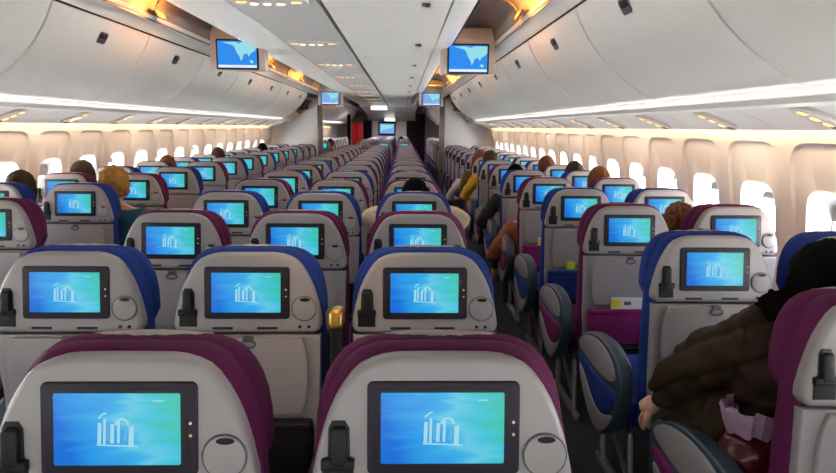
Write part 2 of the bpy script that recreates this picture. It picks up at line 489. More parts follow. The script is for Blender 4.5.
# safety cards in the pockets
def b_card(bm):
    slab(bm, rrect(.02, -.392, .20, .13, .003), -.0240, -.0215, .0005, TB)
    slab(bm, rrect(-.055, -.357, .05, .04, .002), -.0247, -.0237, .0002, TB, mi=1)
    slab(bm, rrect(.0, -.357, .035, .018, .002), -.0247, -.0237, .0002, TB, mi=2)
for k, lab in ((1, 'yellow and white safety card in the purple pocket of the right aisle, third row'),
               (2, 'green and yellow card in the blue pocket of the right aisle, fourth row'),
               (3, 'small yellow card in the purple pocket of the right aisle, fifth row')):
    o = link('safety_card', S('card%d' % (k == 2), lambda: mesh_of('safety_card', [M['card'] if k != 2 else M['cardg'], M['cardy'], M['darkgrey']], b_card)))
    o.location = (XR[0], RY0 + PITCH * k, 0); tag(o, lab, 'card', 'cards in the seat pockets')

# ------------------------------------------------------------------ cabin shell
Y0, Y1 = -2.2, 27.2
def H(h): return CAM_Z + h
def o2x(o, side): return C0 + side * o
bm = bmesh.new(); box(bm, (C0, 12.5, -.02), (5.1, 31, .04)); struct(link('floor', finish(bm, 'floor', M['carpet'], smooth=False)))
bm = bmesh.new(); box(bm, (C0, 12.5, H(1.0)), (5.1, 31, .04)); struct(link('ceiling', finish(bm, 'ceiling', M['ceil'], smooth=False)))

# sidewalls with window openings
WP = [(-1.52, 2.35), (-1.1, 2.42), (-.8, 2.445), (-.45, 2.42), (-.2, 2.38), (0, 2.335), (.12, 2.30), (.3, 2.22)]
def wall_o(h):
    i = max(0, min(len(WP) - 2, sum(1 for q in WP if q[0] <= h) - 1))
    def slope(k):
        k0, k1 = max(0, k - 1), min(len(WP) - 1, k + 1); return (WP[k1][1] - WP[k0][1]) / (WP[k1][0] - WP[k0][0])
    (a, xa), (b, xb) = WP[i], WP[i + 1]; d = b - a; t = max(0, min(1, (h - a) / d))
    return (2*t**3 - 3*t*t + 1) * xa + (t**3 - 2*t*t + t) * d * slope(i) + (3*t*t - 2*t**3) * xb + (t**3 - t*t) * d * slope(i + 1)
BAY = .585; WC0 = 2.73; WH = -.475; WW, WHH = .225, .285
NR = 72
def sup(cy, ch, a, b, n, N=72):
    out = []
    for i in range(N):
        t = 2 * math.pi * i / N; c, q = math.cos(t), math.sin(t)
        # even spread of samples: direction scaled to the box so that rings of one centre line up
        dx, dz = c * a, q * b
        r = (abs(c) ** n + abs(q) ** n) ** (-1 / n)
        out.append((cy + dx * r, ch + dz * r))
    return out
def rectring(y0, y1, h0, h1, cy, ch, N=72):
    out = []
    for i in range(N):
        t = 2 * math.pi * i / N; c, s = math.cos(t) * .255, math.sin(t) * .34
        k = min(((y1 - cy) if c > 0 else (cy - y0)) / max(abs(c), 1e-6), ((h1 - ch) if s > 0 else (ch - h0)) / max(abs(s), 1e-6))
        out.append((cy + k * c, ch + k * s))
    # snap the nearest sample to each corner
    for Y, Hh in ((y0, h0), (y0, h1), (y1, h0), (y1, h1)):
        j = min(range(N), key=lambda i: (out[i][0] - Y) ** 2 + (out[i][1] - Hh) ** 2); out[j] = (Y, Hh)
    return out
def wall(side):
    bm = bmesh.new()
    def V(y, h, d=0): return bm.verts.new((o2x(wall_o(h) + d, side), y, H(h)))
    nb0, nb1 = -9, 44
    wn = 0; wins = []
    for b in range(nb0, nb1):
        cy = WC0 + BAY * b; y0, y1 = cy - BAY / 2, cy + BAY / 2
        hs = [-1.52, -1.3, -1.1, -.95]
        for a, c in zip(hs, hs[1:]):
            bm.faces.new((V(y0, a), V(y1, a), V(y1, c), V(y0, c)))
        hs = [.06, .12, .3, 1.0]
        for a, c in zip(hs, hs[1:]): bm.faces.new((V(y0, a), V(y1, a), V(y1, c), V(y0, c)))
        open_ = -1.5 < cy < 13.0
        rings = [(rectring(y0, y1, -.95, .06, cy, -.40), 0)]
        rings += [(sup(cy, -.40, .258, .345, 5), .0), (sup(cy, -.40, .246, .332, 5), .014)]
        rings += [(sup(cy, -.41, .215, .29, 5), .016), (sup(cy, WH, WW / 2 + .060, WHH / 2 + .060, 4), .016), (sup(cy, WH, WW / 2 + .054, WHH / 2 + .054, 4), .012), (sup(cy, WH, WW / 2 + .022, WHH / 2 + .022, 4), .05)]
        if open_: rings += [(sup(cy, WH, WW / 2, WHH / 2, 3.6), .085), (sup(cy, WH, WW / 2, WHH / 2, 3.6), .13)]
        vr = [[V(y, h, d) for y, h in pl] for pl, d in rings]
        N = NR
        for kk, (A, B) in enumerate(zip(vr, vr[1:])):
            for i in range(N): bm.faces.new((A[i], A[(i + 1) % N], B[(i + 1) % N], B[i])).material_index = 1 if kk >= 4 else 0  # flared rings whiter than the wall, mimicking glow around the windows
        if open_: wins.append(cy)
        else: bm.faces.new(vr[-1])
    bmesh.ops.remove_doubles(bm, verts=bm.verts[:], dist=.0015)
    o = struct(link('wall_left' if side < 0 else 'wall_right', finish(bm, 'wall', [M['wall'], M['winframe']], angle=35)))
    return wins
nwin = 0
for side in (-1, 1):
    for q, cy in enumerate(wall(side)):
        nwin += 1
        w = struct(empty('window_%d' % nwin, (o2x(wall_o(WH), side), cy, H(WH))))
        T = lambda a, b, d, s=side: (s * d, a, b)
        def fr(bm):
            o = sup(0, 0, WW / 2 + .002, WHH / 2 + .002, 3.6); i = sup(0, 0, WW / 2 - .012, WHH / 2 - .012, 3.6)
            for pl0, d0, pl1, d1 in ((o, .10, i, .10), (i, .10, i, .125), (o, .125, o, .10), (i, .125, o, .125)):
                a = [bm.verts.new(T(y, z, d0)) for y, z in pl0]; b = [bm.verts.new(T(y, z, d1)) for y, z in pl1]
                for k in range(NR): bm.faces.new((a[k], a[(k + 1) % NR], b[(k + 1) % NR], b[k]))
        link('window_frame', S(('wf', side), lambda: mesh_of('window_frame', M['winframe'], fr)), w)
        link('window_pane', S(('wp', side), lambda: mesh_of('window_pane', M['glass'], lambda bm: flat(bm, sup(0, 0, WW / 2, WHH / 2, 3.6), .118, T))), w)
        drop = [.05, .10, .03, .07, .045, .06][(q * 5 + (side > 0) * 2) % 6]
        if side < 0 and q in (3, 4): drop = .16
        def sh(bm):
            slab(bm, rrect(0, WHH / 2 - drop / 2 + .005, WW - .004, drop, .012), .094, .10, .002, T)
            slab(bm, rrect(0, WHH / 2 - drop + .012, .10, .012, .004), .084, .095, .003, T)
        link('window_shade', S(('ws', side, drop), lambda: mesh_of('window_shade', M['shade'], sh)), w)

# side bins, service panels, trough
BINF = [(1.368, .628), (1.378, .600), (1.40, .552), (1.432, .495), (1.478, .428), (1.535, .362), (1.60, .302), (1.67, .250), (1.74, .205), (1.80, .172), (1.83, .160), (1.85, .156)]
BINP = BINF + [(1.90, .165), (1.95, .20), (2.2, .40), (2.2, .70), (1.5, .70), (1.40, .66), (1.375, .640)]
BL = 1.24
def b_bin(side, L):
    def f(bm): extrude_profile(bm, [(side * o, h) for o, h in BINP], -L / 2 + .009, L / 2 - .009)
    return f
def b_binlatch(side):
    def f(bm):
        # paddle latch lying in the door's upper part
        a, b = Vector((1.434, .492)), Vector((1.395, .562)); t = (b - a).normalized(); n = Vector((-t.y, t.x)); n = n if n.x < 0 else -n
        def T(u, v, w): p = (a + b) / 2 + t * v - n * w; return (side * p.x, u, p.y)
        slab(bm, rrect(0, 0, .105, .075, .018), -.004, .012, .003, T, mi=0)
        slab(bm, rrect(0, .012, .09, .034, .010), -.008, .0, .003, T, mi=1)
    return f
for side, sn in ((-1, 'left'), (1, 'right')):
    ys = [2.745 + BL * i for i in range(-2, 8)]
    for i, y in enumerate(ys):
        last = 13.1 - (y - BL / 2) if i == len(ys) - 1 else BL
        yy = y if i < len(ys) - 1 else y
        t = tag(empty('overhead_bin', (C0, y, CAM_Z)), f'closed white overhead bin on the {sn} wall side, {ORD[i]} counting away from the camera', 'overhead bin', f'{sn} overhead bins')
        link('bin_door', S(('bin', side), lambda: mesh_of('bin_door', M['bin'], b_bin(side, BL), angle=30)), t)
        link('bin_latch', S(('bl', side), lambda: mesh_of('bin_latch', [M['darkgrey'], M['dark']], b_binlatch(side))), t)
    for i in range(8):
        y = 15.8 + BL * i
        o = link('overhead_bin', S(('bin', side), None)); o.location = (C0, y, CAM_Z)
        tag(o, f'white overhead bin of the far section on the {sn}, {ORD[i]} beyond the partition', 'overhead bin', f'far {sn} overhead bins')
    # dark backing behind the seams and valance
    bm = bmesh.new(); box(bm, (o2x(1.66, side), 12, H(.45)), (.2, 27, .2), mi=0)
    extrude_profile(bm, [(o2x(o, side), H(h)) for o, h in ((1.385, .66), (1.366, .634), (1.42, .634), (1.42, .66))], Y0, Y1)
    struct(link('trim_1' if side < 0 else 'trim_2', finish(bm, 'bin_backing', M['seam'], smooth=False)))
    bm = bmesh.new()
    extrude_profile(bm, [(o2x(o, side), H(h)) for o, h in ((1.362, .642), (1.34, .668), (1.30, .70), (1.27, .716), (1.262, .74), (1.30, .75), (1.40, .70), (1.39, .655))], Y0, Y1)
    struct(link('trim_3' if side < 0 else 'trim_4', finish(bm, 'valance', M['bin'], angle=30)))
    # service panel under the bins: continuous sheet with an added lip hiding the fill strip
    bm = bmesh.new()
    for q in range(-3, 34): extrude_profile(bm, [(o2x(o, side), H(h)) for o, h in ((1.90, .150), (1.91, .128), (1.94, .118), (2.10, .060), (2.24, .003), (2.255, .009), (2.24, .03), (2.10, .085), (1.9, .17))], (LY0 if side < 0 else RY0) + PITCH * q + .003, (LY0 if side < 0 else RY0) + PITCH * (q + 1) - .003)
    extrude_profile(bm, [(o2x(o, side), H(h)) for o, h in ((1.868, .120), (1.872, .098), (1.93, .088), (1.96, .105), (1.95, .115), (1.92, .098), (1.878, .104), (1.874, .121))], Y0, Y1)
    struct(link('trim_5' if side < 0 else 'trim_6', finish(bm, 'service_panel', M['psu'], angle=25)))
    # trough
    bm = bmesh.new(); N = 16
    pr = [(.885, .70)] + [(1.075 - .20 * math.cos(math.pi * i / N), .71 + .20 * math.sin(math.pi * i / N) ** .7) for i in range(N + 1)] + [(1.275, .70)]
    extrude_profile(bm, [(o2x(o, side), H(h)) for o, h in pr], Y0, 20, closed=False)
    for i in range(14):
        y = .4 + 1.24 * i
        for (a, ha), (b, hb) in zip(pr[1:-1], pr[2:-1]):
            pass
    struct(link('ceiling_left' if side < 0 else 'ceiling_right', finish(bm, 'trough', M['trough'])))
    for i in range(14):
        y = .75 + 1.24 * i
        bm = bmesh.new(); tube(bm, [(o2x(o, side), y, H(h - .006)) for o, h in pr[1:-1]], .009, 6)
        struct(link('trim_%d' % (20 + i + (side > 0) * 14), finish(bm, 'arch_rib', M['post'])))

# service units in the side panels: reading lights by each row
def b_unit(side):
    a, b = Vector((1.965, .109)), Vector((2.235, .005)); t = (b - a).normalized(); n = Vector((t.y, -t.x)); n = n if n.y < 0 else -n
    def T(u, v, w): p = a + t * v - n * w; return (side * p.x, u, p.y)
    return T
def unit_plate(side):
    T = b_unit(side)
    def f(bm):
        slab(bm, rrect(0, .145, .13, .25, .06), -.014, .012, .008, T, segs=4)
    return f
def unit_lamp(side, v):
    T = b_unit(side)
    def f(bm):
        slab(bm, circ(0, v, .026, 18), -.018, .0, .003, T, mi=1); slab(bm, circ(0, v, .019, 16), -.0195, -.017, .001, T, mi=0)
    return f
def unit_sign(side):
    T = b_unit(side)
    return lambda bm: slab(bm, rrect(0, .238, .06, .035, .008), -.017, .0, .002, T)
for side, sn, yb in ((-1, 'left', LY0), (1, 'right', RY0)):
    for i in range(12):
        y = yb + .35 + PITCH * (i - 0)
        if y > 12.8: continue
        t = tag(empty('reading_light_unit', (C0, y, CAM_Z)), f'oval reading light unit with three amber lamps under the {sn} bins, {ORD[i]} from the camera', 'reading light', f'reading light units under the {sn} bins')
        link('plate', S(('up', side), lambda: mesh_of('plate', M['monitor'], unit_plate(side))), t)
        for v in (.07, .13, .19): link('lamp', S(('ul', side, v), lambda: mesh_of('lamp', [M['lampa'], M['psu']], unit_lamp(side, v))), t)
        link('sign_plate', S(('us', side), lambda: mesh_of('sign_plate', M['darkgrey'], unit_sign(side))), t)

# centre bins
def cen(o, h): return (C0 + o, H(h))
CB = 1.626
LB = [(-.488, .648), (-.62, .6485), (-.76, .653), (-.82, .662), (-.865, .68), (-.885, .705), (-.885, .90), (-.5, .90)]
RB = [(.712, .655), (.60, .648), (.45, .645), (.2, .646), (.022, .652), (.022, .9), (.712, .9)]
RF = [(.722, .657), (.79, .668), (.845, .685), (.88, .71), (.885, .90), (.722, .9)]
def clatch(bm):
    slab(bm, rrect(.575, 0, .045, .085, .015), -.006, .004, .003, lambda u, v, w: (u, v, .6475 + w), mi=0)
    slab(bm, rrect(.585, 0, .028, .07, .010), -.010, -.003, .003, lambda u, v, w: (u, v, .6475 + w), mi=1)
for i in range(-1, 11):
    y = 3.42 + CB * i
    a, b = -CB / 2 + .003, CB / 2 - .003
    t = tag(empty('overhead_bin', (C0, y, CAM_Z)), f'latched centre ceiling bin right of the dark seam, {ORD[i + 1]} from the camera', 'overhead bin', 'centre bins right of the seam')
    link('bin_door', S('rb', lambda: mesh_of('bin_door', M['bin'], lambda bm: extrude_profile(bm, RB, a, b), angle=30)), t)
    link('bin_latch', S('rbl', lambda: mesh_of('bin_latch', [M['darkgrey'], M['dark']], clatch)), t)
    o = link('overhead_bin', S('lb', lambda: mesh_of('overhead_bin', M['bin'], lambda bm: extrude_profile(bm, LB, a, b), angle=30)))
    o.location = (C0, y, CAM_Z); tag(o, f'rounded centre ceiling bin along the left aisle, {ORD[i + 1]} from the camera', 'overhead bin', 'centre bins along the left aisle')
bm = bmesh.new(); extrude_profile(bm, [(C0 + o, H(h)) for o, h in RF], Y0, 20); struct(link('trim_7', finish(bm, 'centre_fascia', M['bin'], angle=30)))
bm = bmesh.new(); box(bm, (C0, 9.4, H(.80)), (1.6, 21.2, .2)); struct(link('trim_8', finish(bm, 'centre_backing', M['seam'], smooth=False)))
bm = bmesh.new(); extrude_profile(bm, [(C0 + o, H(h)) for o, h in ((-.478, .650), (-.25, .650), (-.008, .652), (-.008, .7), (-.478, .7))], Y0, 20); struct(link('trim_9', finish(bm, 'centre_service_panel', M['psu'], angle=30)))
TC = lambda u, v, w: (u, v, .650 + w)
for i in range(9):
    y = 2.75 + CB * i * .995 + .65
    t = tag(empty('reading_light_unit', (C0, y, CAM_Z)), f'row of glowing lamps left of the ceiling seam, {ORD[i]} from the camera', 'reading light', 'reading light units of the centre ceiling')
    link('plate', S('cu', lambda: mesh_of('plate', M['psu'], lambda bm: slab(bm, rrect(-.25, 0, .40, .16, .05), -.010, .01, .006, TC))), t)
    for k, u in enumerate((-.34, -.27, -.20)):
        link('lamp', S(('cl', u), lambda: mesh_of('lamp', [M['lampw'], M['psu']], lambda bm: (slab(bm, circ(u, .02, .028, 18), -.014, 0, .003, TC, mi=1), slab(bm, circ(u, .02, .021, 16), -.016, -.012, .001, TC, mi=0)))), t)
    for u in (-.40, -.11):
        link('call_light', S(('cc', u), lambda: mesh_of('call_light', M['lampa'], lambda bm: slab(bm, rrect(u, -.01, .055, .022, .008), -.0135, 0, .002, TC))), t)

# amber lamps in the troughs
def b_amber(side):
    def f(bm):
        def T(u, v, w): return (side * (1.235 + v * .5 - w * .7), u, .742 + v * .86 + w * .4)
        slab(bm, rrect(0, 0, .16, .06, .02), .0, .02, .004, T, mi=1)
        slab(bm, rrect(0, 0, .12, .035, .012), .012, .026, .004, T, mi=0)
    return f
ambl = []
for side, sn, ys in ((-1, 'left', (4.45, 8.2, 10.6, 14.6, 17.5)), (1, 'right', (4.25, 7.6, 10.6, 14.6, 17.5))):
    for i, y in enumerate(ys):
        t = tag(empty('wash_lamp', (C0, y, CAM_Z)), f'amber wash lamp glowing in the ceiling trough over the {sn} aisle, {ORD[i]} from the camera', 'lamp', f'amber lamps over the {sn} aisle')
        link('lamp_housing', S(('am', side), lambda: mesh_of('lamp_housing', [M['amber'], M['trough']], b_amber(side))), t)
        ambl.append((side, y))

# aisle monitors
def b_house(bm):
    out = [(-.235, -.135), (.235, -.135), (.245, -.12), (.232, .16), (.20, .26), (-.20, .26), (-.232, .16), (-.245, -.12)]
    slab(bm, out, 0, .12, .012, segs=3)
def b_mbezel(bm): slab(bm, rrect(0, 0, .365, .255, .012), -.010, .004, .004)
LANDP = [(-.125, .10), (-.09, .103), (-.05, .09), (-.02, .06), (-.005, .02), (.02, -.02), (.03, -.055), (.045, -.035), (.055, .0), (.085, .01), (.10, -.02), (.115, .01), (.15, .03), (.165, .055), (.165, .105), (.05, .105), (.02, .092), (-.02, .105)]
def b_map(pale):
    def f(bm):
        T = lambda u, v, w: (u, w, v)
        slab(bm, rrect(0, 0, .335, .225, .004), -.0125, 0, .0005, mi=0)
        flat(bm, LANDP, -.0133, T, 1)
        flat(bm, [(.10, -.05), (.13, -.045), (.14, -.065), (.12, -.075)], -.0133, T, 1)
        flat(bm, [(-.165, -.11), (.165, -.11), (.165, -.088), (-.165, -.088)], -.0133, T, 2)
    return f
for nm, x, y, h, lab, pale in (('l', -1.428, 5.5, .604, 'ceiling monitor with a blue map over the left aisle, nearer of the two', 0), ('r', .575, 5.5, .592, 'ceiling monitor with a blue map over the right aisle, nearer of the two', 0),
                               ('l2', -1.43, 12.4, .55, 'small far ceiling monitor over the left aisle by the partition', 1), ('r2', .58, 12.4, .55, 'small far ceiling monitor over the right aisle by the partition', 1)):
    t = tag(empty('ceiling_monitor', (x, y, H(h))), lab, 'monitor', 'aisle monitors')
    link('housing', S('mh', lambda: mesh_of('housing', M['monitor'], b_house)), t)
    z = link('screen_bezel', S('mb', lambda: mesh_of('screen_bezel', M['monitor'] if 0 else M['bezel'], b_mbezel)), t)
    link('screen', S(('ms', pale), lambda: mesh_of('screen', [M['paleocean'] if pale else M['ocean'], M['land'], M['bar']], b_map(pale))), z)
    if pale:
        link('sign_strip', S('mr', lambda: mesh_of('sign_strip', M['signred'], lambda bm: (slab(bm, rrect(-.08, -.145, .05, .016, .004), -.004, .01, .002), slab(bm, rrect(.09, -.145, .04, .016, .004), -.004, .01, .002)))), t)

# partitions behind the last side rows
for side, sn in ((-1, 'left'), (1, 'right')):
    t = tag(empty('partition', (C0, 13.36, 0)), f'white full-height partition with dark edge post behind the {sn} seats', 'partition')
    bm = bmesh.new()
    pl = [(1.37, 0), (2.34, 0), (2.39, .4), (2.42, .8), (2.32, H(0)), (2.25, H(.06)), (1.88, H(.15)), (1.83, H(.17)), (1.37, H(.64))]
    slab(bm, [(side * a, b) for a, b in pl], 0, .06, .004)
    link('panel', finish(bm, 'panel', M['partition']), t)
    bm = bmesh.new(); box(bm, (side * 1.315, .03, H(.63) / 2), (.11, .10, H(.63)), bev=.015)
    link('edge_post', finish(bm, 'edge_post', M['post']), t)
# far cross wall with monitor, soffit, curtains
bm = bmesh.new(); slab(bm, [(C0 - .80, 0), (C0 + .80, 0), (C0 + .80, H(.25)), (C0 - .80, H(.25))], 25.9, 26.0, .01); struct(link('wall_front', finish(bm, 'wall_front', M['bulk'])))
bm = bmesh.new(); slab(bm, [(C0 - 2.5, 0), (C0 + 2.5, 0), (C0 + 2.5, H(1)), (C0 - 2.5, H(1))], 27.2, 27.3, .01); struct(link('wall_back', finish(bm, 'wall_end', M['bulk'])))
bm = bmesh.new(); extrude_profile(bm, [(20.05, H(.66)), (22, H(.62)), (24.5, H(.50)), (26, H(.25)), (26, H(.35)), (24, H(.7)), (20.05, H(.75))], -.95, .95, T=lambda x, y, z: (C0 + y, x, z)); struct(link('ceiling_front', finish(bm, 'soffit', M['ceil'])))
bm = bmesh.new(); box(bm, (C0, -2.25, 1.25), (5.1, .08, 2.6)); struct(link('wall_rear', finish(bm, 'wall_rear', M['partition'], smooth=False)))
t = tag(empty('bulkhead_monitor', (C0 - .18, 25.88, H(-.07))), 'blue lit monitor on the grey bulkhead at the far end of the cabin', 'monitor')
link('housing', mesh_of('housing', M['bezel'], lambda bm: slab(bm, rrect(0, 0, .72, .56, .04), -.06, .02, .02)), t)
link('screen', mesh_of('screen', [M['paleocean'], M['land'], M['bar']], lambda bm: (slab(bm, rrect(0, 0, .60, .40, .01), -.065, 0, .001), flat(bm, [(-.25, -.1), (.0, -.02), (.25, .05), (.25, .15), (-.25, .15)], -.0665, lambda u, v, w: (u, w, v), 1))), t)
for nm, x, y, h, w, lab in (('a', C0 - .30, 20.1, .60, .50, 'bright white lamp panel at the end of the centre bins'), ('b', C0 - .05, 25.2, .30, .40, 'small bright lamp on the far ceiling above the bulkhead')):
    t = tag(empty('ceiling_lamp', (x, y, H(h))), lab, 'lamp')
    link('lamp_frame', mesh_of('lamp_frame', M['bin'], lambda bm: slab(bm, rrect(0, 0, w + .06, .16, .02), 0, .05, .008)), t)
    link('diffuser', mesh_of('diffuser', M['panel'], lambda bm: slab(bm, rrect(0, 0, w, .11, .02), -.006, .01, .003)), t)
def b_curtain(w, h, ph):
    def f(bm):
        n = 40; rows = []
        for j in range(7):
            z = h * j / 6
            rows.append([bm.verts.new((w * (i / n - .5), .035 * math.sin(i * 1.25 + ph) * (1 - .25 * j / 6) + .01 * math.sin(i * .6 + j), z)) for i in range(n + 1)])
        for a, b in zip(rows, rows[1:]):
            for i in range(n): bm.faces.new((a[i], a[i + 1], b[i + 1], b[i]))
        bmesh.ops.solidify(bm, geom=bm.faces[:], thickness=.012)
    return f
for x, y, w, z0, z1, m, lab in ((-1.60, 22.0, .40, .75, H(.14), 'red', 'red curtain hanging beside the left aisle at the far end'),
                               (-1.44, 25.6, .34, 0, H(.25), 'curtain', 'dark plum curtain left of the grey bulkhead'),
                               (-1.80, 21.0, .12, 0, H(.40), 'curtain', 'narrow dark curtain edge left of the red one'),
                               (.60, 20.0, .28, 0, H(.42), 'curtain', 'tall dark plum curtain drawn aside at the right aisle'),
                               (.40, 25.6, .44, 0, H(.25), 'curtain', 'dark sheet standing for the shaded doorway right of the grey bulkhead')):  # last one: a dark sheet put where an unlit doorway opens
    o = link('curtain', mesh_of('curtain', M[m], b_curtain(w, z1 - z0, x * 7))); o.location = (x, y, z0); tag(o, lab, 'curtain', 'far curtains')

# ------------------------------------------------------------------ people (seated, facing +y)
def head_into(bm, c, rx=0, rz=0, s=1.0):
    R = Matrix.Translation(c) @ Matrix.Rotation(rz, 4, 'Z') @ Matrix.Rotation(rx, 4, 'X')
    r = bmesh.ops.create_uvsphere(bm, u_segments=28, v_segments=20, radius=1)
    for v in r['verts']:
        x, y, z = v.co
        k = 1 - .30 * max(0, -z) ** 1.5
        fx, fy = x * k, y * (k + .06 * (1 if y > 0 else 0))
        if y > 0 and z < -.2: fy += .10 * max(0, y) * (-z)          # jaw and chin
        g = math.exp(-((x / .16) ** 2) - ((z + .12) / .22) ** 2) * (1 if y > 0 else 0)
        fy += .20 * g                                              # nose
        for ex in (-.38, .38):
            e = math.exp(-((x - ex) / .17) ** 2 - ((z - .05) / .12) ** 2) * (1 if y > 0 else 0); fy -= .07 * e   # sockets
        v.co = Vector((fx * .076, fy * .096, z * .118)) * s
    for f in {f for v in r['verts'] for f in v.link_faces}: f.smooth = True
    allv = list(r['verts'])
    for ex in (-1, 1):
        e = bmesh.ops.create_uvsphere(bm, u_segments=10, v_segments=8, radius=.011 * s)
        bmesh.ops.translate(bm, verts=e['verts'], vec=Vector((ex * .029, .083, .006)) * s)
        for f in {f for v in e['verts'] for f in v.link_faces}: f.material_index = 1
        allv += e['verts']
        a = bmesh.ops.create_uvsphere(bm, u_segments=12, v_segments=10, radius=.03 * s)
        bmesh.ops.scale(bm, verts=a['verts'], vec=(.32, .62, 1.05)); bmesh.ops.translate(bm, verts=a['verts'], vec=Vector((ex * .077, -.004, -.008)) * s)
        allv += a['verts']
    m = bmesh.ops.create_uvsphere(bm, u_segments=12, v_segments=8, radius=.022 * s)
    bmesh.ops.scale(bm, verts=m['verts'], vec=(1.1, .4, .34)); bmesh.ops.translate(bm, verts=m['verts'], vec=Vector((0, .087, -.058)) * s)
    for f in {f for v in m['verts'] for f in v.link_faces}: f.material_index = 2
    allv += m['verts']
    bmesh.ops.transform(bm, matrix=R, verts=allv)

def hand_chains(wrist, d, up, s=1.0):
    """palm and five bent fingers from the wrist along d; up = back of the hand"""
    w = Vector(wrist); d = Vector(d).normalized(); up = Vector(up); up = (up - d * up.dot(d)).normalized(); r = d.cross(up)
    out = []
    palm = w + d * .075 * s
    out.append([(tuple(w), .026), (tuple(w + d * .04 * s), .034), (tuple(palm), .034)])
    for k, (o, L) in enumerate(((-.027, .062), (-.009, .074), (.010, .070), (.027, .055))):
        b = w + d * .07 * s + r * o; m = b + d * L * .55 * s - up * .008; t = m + d * L * .35 * s - up * .026
        out.append([(tuple(b - d * .02), .010), (tuple(b), .0095), (tuple(m), .0088), (tuple(t), .0075)])
    b = w + d * .025 * s - r * .028; m = b + d * .03 - r * .020 - up * .008; t = m + d * .032 - r * .002 - up * .012
    out.append([(tuple(b), .012), (tuple(m), .011), (tuple(t), .009)])
    return out

def body_mesh(name, J, s=1.0, rx=0, rz=0):
    """one body from joints J; head, limbs and separate fingers"""
    ch = [[(J['pel'], .12), (J['wai'], .105), (J['che'], .115), (J['nec'], .055), (J['hed'], .052)]]
    for sd in 'lr':
        ch.append([(J['che'], .115), (J['sh' + sd], .06), (J['el' + sd], .043), (J['wr' + sd], .028)])
        ch.append([(J['pel'], .12), (J['hi' + sd], .085), (J['kn' + sd], .058), (J['an' + sd], .040), (J['to' + sd], .034)])
    me = skin_mesh(name, ch, [M['skin'], M['skind'], M['lip']])
    bm = bmesh.new(); bm.from_mesh(me)
    for sd in 'lr':
        e, w = Vector(J['el' + sd]), Vector(J['wr' + sd])
        for c in hand_chains(w, w - e, J.get('up' + sd, (0, 0, 1)), s):
            m2 = skin_mesh('h', [c], M['skin'], 1); bm.from_mesh(m2); bpy.data.meshes.remove(m2)
    bpy.data.meshes.remove(me)
    head_into(bm, Vector(J['hed']) + Vector((0, .012, .055)), rx, rz, s)
    me = bpy.data.meshes.new(name); bm.to_mesh(me); bm.free()
    for m in (M['skin'], M['skind'], M['lip']): me.materials.append(m)
    for p in me.polygons: p.use_smooth = True
    return me

def jacket_mesh(J, fat=1.0, ruffle=0, extra=()):
    f = fat
    ch = [[(J['pel'], .135 * f), (J['wai'], .125 * f), (J['che'], .132 * f), ((Vector(J['che']) + Vector(J['nec'])) / 2, .09 * f), (J['nec'], .070)]]
    ch[0] = [(tuple(p), r) for p, r in ch[0]]
    for sd in 'lr':
        e, w = Vector(J['el' + sd]), Vector(J['wr' + sd])
        ch.append([(J['che'], .132 * f), (J['sh' + sd], .082 * f), (tuple((Vector(J['sh' + sd]) + e) / 2), .070 * f), (J['el' + sd], .062 * f), (tuple(e.lerp(w, .9)), .045 * f)])
    for e_ in extra: ch.append([(J['wai'], .125 * f)] + list(e_))
    me = skin_mesh('jacket', ch, M['curtain'], 2 if not ruffle else 4)
    if ruffle:
        bm = bmesh.new(); bm.from_mesh(me); bm.normal_update()
        for v in bm.verts:
            q = v.co * 22
            v.co += v.normal * (noise.noise(q) * ruffle + noise.noise(q * 2.3) * ruffle * .5 - abs(math.sin(v.co.dot(Vector((6, 9, 22))))) ** 6 * ruffle * .8)
        bm.to_mesh(me); bm.free()
        for p in me.polygons: p.use_smooth = True
    return me
def pants_mesh(J):
    ch = [[(J['wai'], .11), (J['pel'], .135)]]
    for sd in 'lr': ch.append([(J['pel'], .135), (J['hi' + sd], .098), (tuple((Vector(J['hi' + sd]) + Vector(J['kn' + sd])) / 2), .088), (J['kn' + sd], .075), (tuple(Vector(J['kn' + sd]).lerp(Vector(J['an' + sd]), .9)), .058)])
    return skin_mesh('trousers', ch, M['dark'])
def hair_mesh(c, style, s=1.0):
    bm = bmesh.new()
    r = bmesh.ops.create_icosphere(bm, subdivisions=5, radius=1)
    for v in list(bm.verts):
        x, y, z = v.co
        low = {'short': -.45, 'long': -1.2, 'curly': -.55}[style]
        if (y > .38 and z < .42 - .1 * abs(x)) or (z < low): bm.verts.remove(v)
    for v in bm.verts:
        x, y, z = v.co
        k = 1 - .22 * max(0, -z) ** 1.5 if style != 'long' else 1.0
        n = noise.noise(v.co * (3.2 if style != 'curly' else 5.5)); n2 = noise.noise(v.co * (9 if style == 'curly' else 14))
        amp = .05 if style == 'short' else (.17 if style == 'curly' else .05)
        g = 1.11 + n * amp + n2 * amp * .7
        v.co = Vector((x * k * .080 * g, y * k * .100 * g, z * .120 * g)) * s + c
    bmesh.ops.solidify(bm, geom=bm.faces[:], thickness=.006)
    me = bpy.data.meshes.new('hair'); bm.to_mesh(me); bm.free(); me.materials.append(M['dark'])
    for p in me.polygons: p.use_smooth = True
    return me
BASE = dict(pel=(0, .36, .56), wai=(0, .32, .72), che=(0, .29, .90), nec=(0, .295, 1.02), hed=(0, .31, 1.075))
def joints(elbow=.0):
    J = dict(BASE)
    for sd, s in (('l', -1), ('r', 1)):
        J['sh' + sd] = (s * .165, .29, .93); J['el' + sd] = (s * (.215 + elbow), .36, .70); J['wr' + sd] = (s * (.13 + elbow * .6), .56, .66)
        J['hi' + sd] = (s * .09, .42, .545); J['kn' + sd] = (s * .105, .70, .55); J['an' + sd] = (s * .10, .70, .12); J['to' + sd] = (s * .10, .80, .05)
    return J
JN, JW = joints(), joints(.09)
JC = joints()
